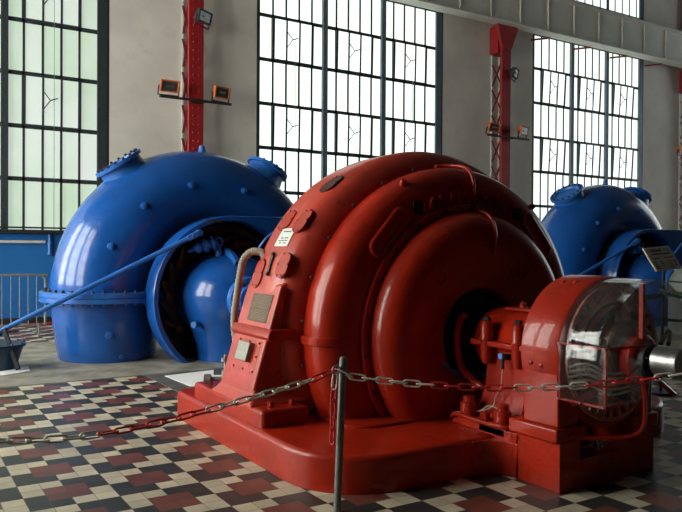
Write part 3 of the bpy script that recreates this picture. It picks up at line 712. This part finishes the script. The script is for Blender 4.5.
g2 = ob('acrylic_end_sheet', m, ACRY, ex, label='clear acrylic end sheet of the guard'); md = g2.modifiers.new('thick', 'SOLIDIFY'); md.thickness = .005
m = M(); m.add([V((xL-.012,2.868,.625)), V((GX-.17,2.868,.64)), V((GX-.17,2.868,EZ)), V((xL-.012,2.868,EZ+.09))], [(0,1,2,3)]); g3 = ob('acrylic_lower_sheet', m, ACRY, ex); md = g3.modifiers.new('thick', 'SOLIDIFY'); md.thickness = .005
m = M(); m.box((GX-.152,2.872,EZ+.14), (GX-.128,2.90,EZ+.49)); ob('guard_post', m, RED, ex, label='upright red strip holding the guard')
m = M()
for y in (3.235, 2.878): m.bar((xL-.006,y,.63), (xL-.006,y,EZ+.10), .006, .018)
m.bar((xL-.004,3.24,.632), (xL-.004,2.87,.632), .006, .014); m.bar((xL-.004,3.24,EZ+.095), (xL-.004,2.87,EZ+.095), .006, .012); m.bar((xL,2.875,.632), (GX-.15,2.875,.645), .006, .016); m.bar((xL,2.875,EZ+.095), (GX-.10,2.875,EZ+.09), .008, .014); ob('guard_frame', m, RED, ex)
for y in (3.235,3.06,2.885):
    for z in (.632, EZ+.095): bolt('steel', (xL-.014,y,z), (-1,0,0), .014, ex, 'guard_screw')
# crumpled film in the notch
m = M(); nx, ny = 14, 9; random.seed(3)
P = [V((3.97+.28*i/nx+random.uniform(-.008,.008), 3.27+.30*j/ny, .215+.10*random.random()*math.sin(math.pi*(.15+.7*i/nx))+.03*(j/ny))) for j in range(ny+1) for i in range(nx+1)]
m.add(P, [(j*(nx+1)+i, j*(nx+1)+i+1, (j+1)*(nx+1)+i+1, (j+1)*(nx+1)+i) for j in range(ny) for i in range(nx)])
o = ob('crumpled_film', m, FOIL, None, ang=20); tag(o, 'crumpled silvery plastic film stuffed in the notch under the exciter', 'film'); md = o.modifiers.new('thick', 'SOLIDIFY'); md.thickness = .004; md.offset = 1

# ------------------------------------------------------------------ turbines
TY, TZ = 10.8, .90
tb = empty('turbine', (GX,TY,0), 'nearer blue spiral turbine, behind and left of the red generator', 'turbine', 'blue spiral turbines along the window wall')
T0 = V((GX,TY,TZ))
m = M(); path = []; rad = []
cx = GX-1.53
for z in (.0,.2,.45,.70,.90): path.append((cx+{.0:.05,.2:.035,.45:.02,.70:.005,.90:0}[z],TY,z)); rad.append({.0:.68,.2:.705,.45:.725,.70:.745,.90:.755}[z])
for i in range(1, 49):
    th = 180-5*i; rr = .77-.0013*5*i
    rc = 1.53+.06*math.sin(R(min(90,5*i)))-.0009*max(0,5*i-60)
    path.append((GX+rc*math.cos(R(th)), TY, TZ+rc*math.sin(R(th)))); rad.append(rr)
m.tube(path, rad, 48); case = ob('spiral_casing', m, BLUE, tb, clip=.0, ang=60)
m = M(); m.lathe([(-.075,.72),(-.075,.89),(-.066,.90),(-.008,.90),(-.004,.885),(.004,.885),(.008,.90),(.066,.90),(.075,.89),(.075,.72)], (cx,TY,.91), (0,0,1), 72); fl = ob('pipe_flange', m, BLU2, tb)
for k in range(36):
    a = R(10*k+5); x, y = cx+.835*math.cos(a), TY+.835*math.sin(a)
    if y > TY+.55: continue
    bolt('dark', (x,y,.985), (0,0,1), .06, fl); bolt('blue', (x,y,.835), (0,0,-1), .055, fl)
# hatch nozzles on top of the spiral
for th, r0, s in ((124.4,2.20,1.), (61.4,2.13,.95)):
    d = V((math.cos(R(th)),0,math.sin(R(th)))); o_ = T0+d*r0
    d2 = d
    m = M(); m.lathe([(-.22,.40*s),(-.02,.345*s),(.10,.325*s),(.14,.325*s),(.15,.375*s),(.20,.375*s),(.20,.27*s),(.16,.24*s),(.16,.0)], o_, d2, 36); nz = ob('hatch_nozzle', m, BLU2, tb)
    e1 = d2.cross(V((0,1,0))).normalized(); e2 = d2.cross(e1)
    for k in range(16): a = R(22.5*k); bolt('dark', o_+d2*.20+(e1*math.cos(a)+e2*math.sin(a))*.32*s, d2, .055, nz)
# bosses on the casing
def case_pt(th, phi):
    i = 180-th; rr = .77-.0013*i; rc = 1.53+.06*math.sin(R(min(90,i)))-.0009*max(0,i-60)
    c = T0+V((math.cos(R(th)),0,math.sin(R(th))))*rc; n_ = V((math.cos(R(th)),0,math.sin(R(th))))*math.cos(R(phi))-V((0,1,0))*math.sin(R(phi)); return c+n_*rr, n_
for th, phi in ((156,72),(132,76),(106,80),(76,82)):
    p, n_ = case_pt(th, phi); m = M(); m.lathe([(-.02,.05),(.02,.05),(.025,.042),(.025,.03),(.05,.03),(.055,0)], p, n_, 14); ob('plug', m, BLU2, case)
p, n_ = case_pt(91, 0); m = M(); m.lathe([(-.02,.07),(.03,.06),(.05,.05),(.09,.05),(.12,.0)], p, n_, 12); ob('vent_plug', m, BLU2, case)
for a, z, q in ((-78,.40,.69),(-64,.09,.645)):
    n_ = V((math.cos(R(a-22)),math.sin(R(a-22)),0)); p = V((cx,TY,z))+n_*q; m = M(); m.lathe([(-.02,.055),(.03,.055),(.035,.045),(.035,.03),(.06,.03),(.06,0)], p, n_, 14); ob('plug', m, BLU2, case)
# front housing: round on the left, squared on the right, with a round opening
RO, RI = 1.18, 1.10
outl = [(-RO*math.sin(R(a)), RO*math.cos(R(a))) for a in range(0, 181, 5)]      # left half, top to bottom
right = [(1.05,-RO)] + [(1.30+.12*math.sin(R(a)), RO-.14-.0+.12*math.cos(R(a))-.12+.12) for a in ()]
right = [(1.20,-RO),(1.34,-RO+.14),(1.34,RO-.14),(1.31,RO-.05),(1.20,RO)]
O = outl+right
def inner_for(x, z): a = math.atan2(x, z); return (RI*math.sin(a), RI*math.cos(a))
Ores = []
for (a, b), (c, d) in zip(O, O[1:]+O[:1]):
    k = max(1, int(math.hypot(c-a, d-b)/.12))
    for i in range(k): Ores.append((a+(c-a)*i/k, b+(d-b)*i/k))
Ires = [inner_for(x, z) for x, z in Ores]
f3 = lambda P, y: [V((GX+x, y, TZ+z)) for x, z in P]
m = M(); yF, yB = 9.64, 10.0
m.loops([f3(Ores,yB), f3(Ores,yF+.02), f3([(x*.99,z*.99) for x,z in Ores],yF), f3([(x*1.01,z*1.01) for x,z in Ires],yF), f3(Ires,yF+.02), f3(Ires,yB)], False, False)
hs = ob('guide_ring_housing', m, BLUE, tb, clip=.0, ang=50)
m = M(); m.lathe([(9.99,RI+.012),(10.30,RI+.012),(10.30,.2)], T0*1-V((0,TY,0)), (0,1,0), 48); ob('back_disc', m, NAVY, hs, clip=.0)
for k in range(20):
    a = 18*k; c = V((GX+.80*math.sin(R(a)), 10.14, TZ+.80*math.cos(R(a)))); q = V((GX+.92*math.sin(R(a+13)), 10.10, TZ+.92*math.cos(R(a+13))))
    if min(c.z, q.z) < .1: continue
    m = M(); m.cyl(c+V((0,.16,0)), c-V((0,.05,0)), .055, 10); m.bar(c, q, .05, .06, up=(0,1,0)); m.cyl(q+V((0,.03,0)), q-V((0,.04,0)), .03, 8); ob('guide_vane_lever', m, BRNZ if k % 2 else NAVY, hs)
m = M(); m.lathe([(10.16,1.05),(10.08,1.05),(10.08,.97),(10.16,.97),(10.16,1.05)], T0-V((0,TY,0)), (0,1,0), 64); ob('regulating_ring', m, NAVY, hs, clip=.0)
m = M(); m.box((GX-.42,9.633,TZ+1.075), (GX-.18,9.66,TZ+1.105), None); ob('maker_plate', m, BRNZ, hs)
# servo bobbin
m = M(); a0 = V((GX-.58,9.72,TZ+.69)); a1 = V((GX-.24,9.68,TZ+.80)); d = (a1-a0)
m.lathe([(h*.85,r*.8) for h,r in ((-.10,.0),(-.10,.03),(.02,.03),(.02,.06),(.05,.06),(.06,.10),(.10,.10),(.11,.07),(.16,.07),(.17,.12),(.24,.12),(.25,.07),(.30,.07),(.31,.13),(.35,.13),(.36,.05),(.42,.05),(.42,0))], a0, d, 24); m.cyl(a0+d*.6, a0+d*.6+V((0,.35,-.05)), .04, 12); ob('servo_cylinder', m, BLU2, tb)
# draft elbow
EC = V((GX+.02,9.80,0))
m = M(); m.lathe([(0,.50),(.10,.50),(.25,.52),(.40,.565),(.55,.63),(.70,.69),(.85,.725),(1.0,.725),(1.13,.685),(1.26,.61),(1.37,.50),(1.45,.38),(1.50,.25),(1.53,.10),(1.535,0)], EC, (0,0,1), 56)
m.lathe([(10.30,.66),(10.0,.66),(9.7,.60)], V((GX,0,TZ)), (0,1,0), 40); el = ob('draft_elbow', m, BLUE, tb)
m = M(); m.lathe([(-.03,.60),(-.03,.79),(.03,.79),(.03,.60)], (GX-.10,9.78,.82), (1,0,0), 56, 150, 400); jf = ob('joint_flange', m, BLU2, el, clip=.3)
for k in range(20):
    a = R(195+10*k); p = V((GX-.13,9.78,.82))+V((0,math.sin(a)*-.745,math.cos(a)*-.745)) 
    if p.z > .45: bolt('blue', p, (-1,0,0), .05, jf)
m = M(); m.lathe([(0,.05),(.10,.05),(.10,.035),(.16,.035)], (GX-.20,9.72,1.49), (0,0,1), 12); m.tube([V((GX-.20+.055*math.cos(R(a)),9.72,1.70+.055*math.sin(R(a)))) for a in range(0,360,24)], .017, 8, closed=True); ob('eye_bolt', m, BLU2, el)
m = M(); m.lathe([(9.30,.34),(9.06,.30),(9.05,.28),(9.05,.22),(8.97,.20),(8.97,.15),(8.85,.14),(8.85,.10)], V((GX,0,TZ)), (0,1,0), 40); cv = ob('stuffing_box', m, BLU2, el)
for k in range(10): p = V((GX+.25*math.sin(R(36*k)), 9.05, TZ+.25*math.cos(R(36*k)))); bolt('blue', p, (0,-1,0), .07, cv)
m = M(); m.cyl((GX-.60,9.52,.55), (GX-.67,9.47,.55), .045, 10); ob('plug', m, BLU2, el)
m = M(); m.cyl((GX,8.9,TZ-.02), (GX,6.86,TZ-.02), .11, 24); ob('shaft', m, STEEL, tb)
m = M(); m.tube(spline([(GX+.15,9.2,1.55),(GX+.25,9.1,1.75),(GX+.42,9.05,1.85),(GX+.6,9.1,1.75),(GX+.65,9.15,1.5)], 6), .018, 8); ob('breather_pipe', m, BLU2, tb)
t2 = copy_tree(tb); t2.location.x += 9.75; t2['label'] = 'farther blue spiral turbine at right, in front of the right window'

# rod and floor-mounted actuator
def actuator(dx, names):
    t = empty('gate_actuator', (1.28+dx,10.45,0), names[0], 'actuator', 'gate actuators')
    m = M(); m.lathe([(0,.0),(0,.30),(.10,.31),(.26,.36),(.30,.37),(.30,.40),(.335,.40),(.34,.34),(.36,.2),(.38,0)], (1.18+dx,10.45,0), (0,0,1), 40); b = ob('pot', m, TEAL, t)
    for k in range(12): a = R(30*k); bolt('blue', (1.18+dx+.375*math.cos(a),10.45+.375*math.sin(a),.335), (0,0,1), .04, b)
    m = M(); m.cyl((1.12+dx,10.40,.36), (1.12+dx,10.40,.56), .10, 16); m.cyl((1.0+dx,10.35,.50), (1.28+dx,10.35,.50), .06, 12); ob('crank', m, BLUE, t, .006)
    m = M(); m.bar((1.28+dx,10.2,.55), (1.44+dx,10.1,.02), .035, .05); m.bar((1.28+dx,10.2,.50), (1.45+dx,10.15,.52), .02, .03); ob('stay', m, DARK, t)
    m = M(); p, q = V((1.18+dx,10.28,.48)), V((3.60+dx,9.58,1.775)); m.cyl(p, q, .034, 12); ob('control_rod', m, BLU2, t)
    m = M(); m.box((-.08,-.04,-.04), (.08,.04,.04), Matrix.Translation(q)@(V((1,0,0)).rotation_difference(q-p).to_matrix().to_4x4())); m.cyl(q+V((.09,-.05,.045)), q+V((.09,.10,.045)), .045, 12); m.cyl(q+V((.0,-.05,.0)), q+V((.0,.1,.0)), .03, 12); ob('rod_end', m, BLU2, t, .008)
    return t
actuator(0, ['blue control rod sloping up from a dark teal floor pot to the nearer turbine']); actuator(9.75, ['blue control rod sloping up to the farther turbine behind the red exciter'])

# ------------------------------------------------------------------ floor pieces
m = M(); m.loops([[V((x,y,z)) for x,y in ((2.93,8.76),(3.62,8.87),(3.47,8.50),(3.90,8.30),(3.52,7.62),(2.965,7.96))] for z in (.008,.014)])
tag(ob('white_board', m, WHITE), 'white sheet lying on dark floor beside the left rear foot of the generator', 'sheet')
m = M(); m.loops([[V((x,y,z)) for x,y in ((.80,10.20),(1.60,10.42),(1.56,9.98),(.9,9.66))] for z in (.007,.013)])
tag(ob('white_board', m, WHITE), 'white sheet lying on the floor below the teal pot at the left edge', 'sheet')
# crowd barrier
br = empty('crowd_barrier', (1.35,14.1,0), 'grey tubular crowd control barrier in front of the blue wainscot', 'barrier')
m = M(); xa, xb, y = .15, 2.46, 14.1
m.tube(spline([(xa,y,.18),(xa,y,.95),(xa+.04,y,1.06),(xa+.15,y,1.10),(xb-.15,y,1.10),(xb-.04,y,1.06),(xb,y,.95),(xb,y,.18)], 5), .022, 8); m.cyl((xa,y,.19), (xb,y,.19), .018, 8); ob('frame', m, GALV, br)
for k in range(1, 16):
    x = xa+(xb-xa)*k/16; m = M(); m.cyl((x,y,.19), (x,y,1.10), .009, 6); ob('upright_bar', m, GALV, br)
for x in (xa+.25, xb-.12):
    m = M(); m.tube([(x-.04,y-.35,.015),(x-.03,y-.28,.03),(x,y-.05,.20),(x,y+.05,.20),(x+.03,y+.28,.03),(x+.04,y+.35,.015)], .018, 8); ob('foot', m, GALV, br)
m = M(); m.cyl((2.0,15.7,.025), (3.6,16.0,.025), .025, 8); tag(ob('red_pole', m, CHR), 'thin red pole lying on the floor at the foot of the barrier', 'pole')

# ------------------------------------------------------------------ post and chains
ps = empty('barrier_post', (2.323,3.72,0), 'thin weathered grey steel barrier post standing in front of the red plinth', 'post')
tp = V((2.362,3.72,.945)); bt = V((2.323,3.72,.0))
m = M(); d = tp-bt; m.lathe([(.0,.0),(.0,.023),(d.length-.02,.023),(d.length-.004,.018),(d.length,.008),(d.length,0)], bt, d, 18); ob('shaft', m, POSTM, ps)
rc = V((2.308,3.715,.868)); m = M(); m.tube([rc+V((.026*math.cos(R(a)),0,.026*math.sin(R(a)))) for a in range(0,360,20)], .006, 8, closed=True); m.bar(rc+V((.02,0,0)), rc+V((.05,0,0)), .012); ob('hook_ring', m, GALV, ps)
lm = M(); hl, hw = .0525, .0175
P = [V((hl-hw+hw*1.0*math.cos(R(a)), hw*math.sin(R(a)), 0)) for a in range(-90,91,30)]+[V((-hl+hw+hw*math.cos(R(a)), hw*math.sin(R(a)), 0)) for a in range(90,271,30)]
lm.tube(P, .0056, 7, closed=True)
LK = {}
for k, q in (('w',CHW),('r',CHR)):
    o = ob('chain_link_'+k, lm, q); LK[k] = o.data; bpy.data.objects.remove(o)
def chain(name, pts, segs, label, group, pitch=.083, roll0=0):
    P = [V(p) for p in pts]; acc = [0]
    for a, b in zip(P, P[1:]): acc.append(acc[-1]+(b-a).length)
    def at(s):
        for i in range(len(P)-1):
            if s <= acc[i+1] or i == len(P)-2: t = (s-acc[i])/(acc[i+1]-acc[i]); return P[i]+(P[i+1]-P[i])*t
    root = empty(name, P[0], label, 'chain', group); n = int(acc[-1]/pitch)
    for k in range(n):
        a, b = at(k*pitch), at((k+1)*pitch); c = (a+b)/2; f = k/max(1,n-1)
        col = [q for lim, q in segs if f <= lim][0]
        o = bpy.data.objects.new('chain_link', LK[col]); COL.objects.link(o); o.parent = root; o.location = c-P[0]
        o.rotation_mode = 'QUATERNION'; dr = (b-a).normalized(); X = dr; S = V((0,1,0)) if abs(dr.y) < .9 else V((0,0,1)); Zv = X.cross(S).normalized(); Yv = Zv.cross(X)
        mm = Matrix((X, Yv, Zv)).transposed(); roll = (70 if k % 2 else -12)+random.uniform(-8,8)
        o.rotation_quaternion = (mm.to_4x4() @ Matrix.Rotation(R(roll), 4, 'X')).to_quaternion()
    return root
random.seed(11)
CL = spline([(2.300,3.72,.868),(2.14,3.72,.822),(1.80,3.72,.765),(1.49,3.72,.717),(1.166,3.72,.676),(.90,3.72,.662),(.70,3.72,.664),(.45,3.72,.690),(.10,3.72,.74),(-.3,3.72,.82)], 6)
LT = 2.66
chain('barrier_chain', CL, [(.065,'r'),(.325,'w'),(.55,'r'),(1.1,'w')], 'red and white chain sagging left from the grey post past the checkered floor', 'red and white chains on the post')
CR = spline([(2.325,3.71,.862),(2.355,3.689,.836),(2.554,3.55,.806),(2.776,3.394,.785),(3.021,3.221,.774),(3.216,3.084,.775),(3.409,2.948,.786),(3.601,2.813,.806),(3.793,2.679,.834),(3.992,2.538,.873),(4.4,2.25,.96),(5.2,1.68,1.0),(6.2,.97,.9)], 6)
chain('barrier_chain', CR, [(.110,'w'),(.217,'r'),(.309,'w'),(.402,'r'),(.50,'w'),(.56,'r'),(.66,'w'),(.76,'r'),(1.1,'w')], 'red and white chain running right from the grey post in front of the exciter', 'red and white chains on the post')
chain('barrier_chain', [(2.300,3.712,.845),(2.285,3.712,.70),(2.280,3.712,.42)], [(.08,'w'),(1.1,'r')], 'short loose red chain end hanging straight down beside the grey post', 'red and white chains on the post')

# ------------------------------------------------------------------ sign, tape and tank at right
sg = empty('information_sign', (7.5,5.0,0), 'tilted cream information board on a thin stand at right behind the exciter', 'sign')
A, B, D = V((7.11,5.0,1.635)), V((7.58,5.0,1.666)), V((7.11,4.84,1.385))
ux = (B-A).normalized(); nz_ = ux.cross(A-D).normalized(); vy = nz_.cross(ux)
if nz_.y > 0: pass
W_ = .47; H_ = .30
mtx = Matrix.Translation(A) @ Matrix((ux, vy, nz_)).transposed().to_4x4()
def sp(x, y): return (x*.712, y*.75)
m = M(); m.loops([[mtx@V((*sp(x,y),z)) for x,y in ((0,0),(.66,0),(.66,-.40),(0,-.40))] for z in (-.02,0)]); bd = ob('board', m, SIGN, sg, .002)
def sgt(s, x, y, size, mm):
    px_, py_ = sp(x, y); text(s, 'lettering', mtx @ Matrix.Translation((px_,py_,.002)), size, mm, bd, .001)
sgt('TURBINES', .25, -.065, .050, INK)
for k, q in enumerate('123'): sgt(q, .47+.055*k, -.065, .050, INK)
for rows, mm in (((( .10,.60,-.125),),INK), (((.10,.24,-.195),(.05,.13,-.26)),INKB), (((.37,.60,-.195),(.42,.50,-.26),(.42,.50,-.295),(.42,.50,-.33),(.40,.50,-.365)),INKR), (((.22,.29,-.26),(.06,.11,-.295),(.22,.28,-.295),(.05,.16,-.33),(.22,.28,-.33),(.05,.15,-.365),(.55,.61,-.26),(.55,.60,-.295),(.54,.60,-.33)),INK)):
    m = M()
    for x0, x1, y in rows:
        h = .016 if mm is not INK or y < -.15 else .020; x = x0
        while x < x1-.01:
            w = random.uniform(.018,.04); e = min(x+w, x1); m.loops([[mtx@V((*sp(a,b),z)) for a,b in ((x,y-h/2),(e,y-h/2),(e,y+h/2),(x,y+h/2))] for z in (.0005,.002)]); x = e+.008
    ob('writing_line', m, mm, bd)
m = M(); pz = mtx@V((.27,-.20,-.02)); m.cyl((pz.x,pz.y+.05,.02), (pz.x,pz.y+.02,pz.z), .018, 10); m.cyl((pz.x,pz.y+.05,1.08), (pz.x,pz.y+.05,1.16), .024, 10); ob('stand_pole', m, DARK, sg)
m = M(); m.cyl((pz.x,pz.y+.05,0), (pz.x,pz.y+.05,.025), .17, 28); ob('stand_base', m, DARK, sg)
TPX, TPY = pz.x, pz.y+.05
m = M(); m.lathe([(0,.14),(.03,.14),(.04,.02),(1.2,.02),(1.21,0)], (6.3,5.45,0), (0,0,1), 14); tag(ob('tape_post', m, GALV), 'slim grey post holding the green tape behind the exciter guard', 'post')
def tape(P, h, name, label, hv=V((0,0,1))):
    P = spline(P, 8); m = M(); t_ = hv.cross(V((1,0,0))).normalized()*.0015; L = [[p-t_-hv*h/2, p+t_-hv*h/2, p+t_+hv*h/2, p-t_+hv*h/2] for p in P]; m.loops(L); o = ob(name, m, GREEN); tag(o, label, 'tape', 'green barrier tapes'); return o
tape([(6.32,5.42,1.10),(6.8,5.1,1.08),(TPX-.02,TPY-.03,1.10)], .05, 'green_tape', 'green barrier tape seen through the acrylic guard, left of the sign stand')
tr = tape([(TPX-.06,TPY-.04,1.155),(TPX+.12,TPY-.10,1.115),(TPX+.8,TPY-.36,.99)], .115, 'green_tape', 'green barrier tape with white lettering right of the sign stand', V((.1,.72,.69)).normalized())
dvec = V((.18,-.06,-.040)).normalized(); up_ = V((.1,.72,.69)).normalized(); up_ = (up_-dvec*up_.dot(dvec)).normalized()
mt_ = Matrix((dvec, up_, dvec.cross(up_))).transposed().to_4x4()
pc = V((TPX+.06,TPY-.08,1.130)); text('CLARGEL', 'lettering', Matrix.Translation(pc+dvec.cross(up_)*.014) @ mt_, .068, WHITE, tr, .0015)
tape([(6.32,5.42,.80),(6.9,5.1,.78),(TPX-.02,TPY-.03,.83),(TPX+.8,TPY-.36,.75)], .035, 'green_tape', 'lower green barrier tape crossing the sign stand near the shaft end')
tk = empty('grey_tank', (12.95,7.8,0), 'pale grey rounded tank cut by the right picture edge behind the green tape', 'tank')
m = M(); m.lathe([(0,.55),(.08,.62),(.9,.62),(1.1,.60),(1.25,.50),(1.35,.34),(1.4,.0)], (12.95,7.8,0), (0,0,1), 40); ob('body', m, PALE, tk)
m = M(); m.lathe([(1.02,.605),(1.02,.628),(1.05,.628),(1.05,.605)], (12.95,7.8,0), (0,0,1), 40); ob('seam', m, DARK, tk)
m = M(); m.cyl((12.42,7.5,.9), (12.32,7.45,.9), .05, 10); m.cyl((12.32,7.45,.8), (12.32,7.45,1.0), .03, 10); ob('valve', m, STEEL, tk)

# ------------------------------------------------------------------ world, camera
w = bpy.data.worlds.new('sky'); SC.world = w; w.use_nodes = True
bg = w.node_tree.nodes['Background']; bg.inputs[0].default_value = (.75,.85,.95,1); bg.inputs[1].default_value = .6
f, yaw, pitch, roll = 721.62, .561662, -.0091413, .0058452
fw = V((math.sin(yaw)*math.cos(pitch), math.cos(yaw)*math.cos(pitch), math.sin(pitch))); r_ = V((math.cos(yaw), -math.sin(yaw), 0)); u_ = r_.cross(fw)
c, s = math.cos(roll), math.sin(roll); rr, uu = c*r_+s*u_, -s*r_+c*u_
cam = bpy.data.cameras.new('camera'); co = bpy.data.objects.new('camera', cam); COL.objects.link(co)
cam.sensor_width = 36; cam.lens = f*36/682; cam.clip_end = 200
mw = Matrix((rr, uu, -fw)).transposed().to_4x4(); mw.translation = (0,0,1.6); co.matrix_world = mw
SC.camera = co
SC.view_settings.view_transform = 'Standard'; SC.view_settings.look = 'None'; SC.view_settings.gamma = 1; SC.view_settings.exposure = 0
try:
    SC.cycles.use_denoising = True; SC.cycles.max_bounces = 8; SC.cycles.transparent_max_bounces = 16; SC.cycles.sample_clamp_indirect = 4
except Exception: pass
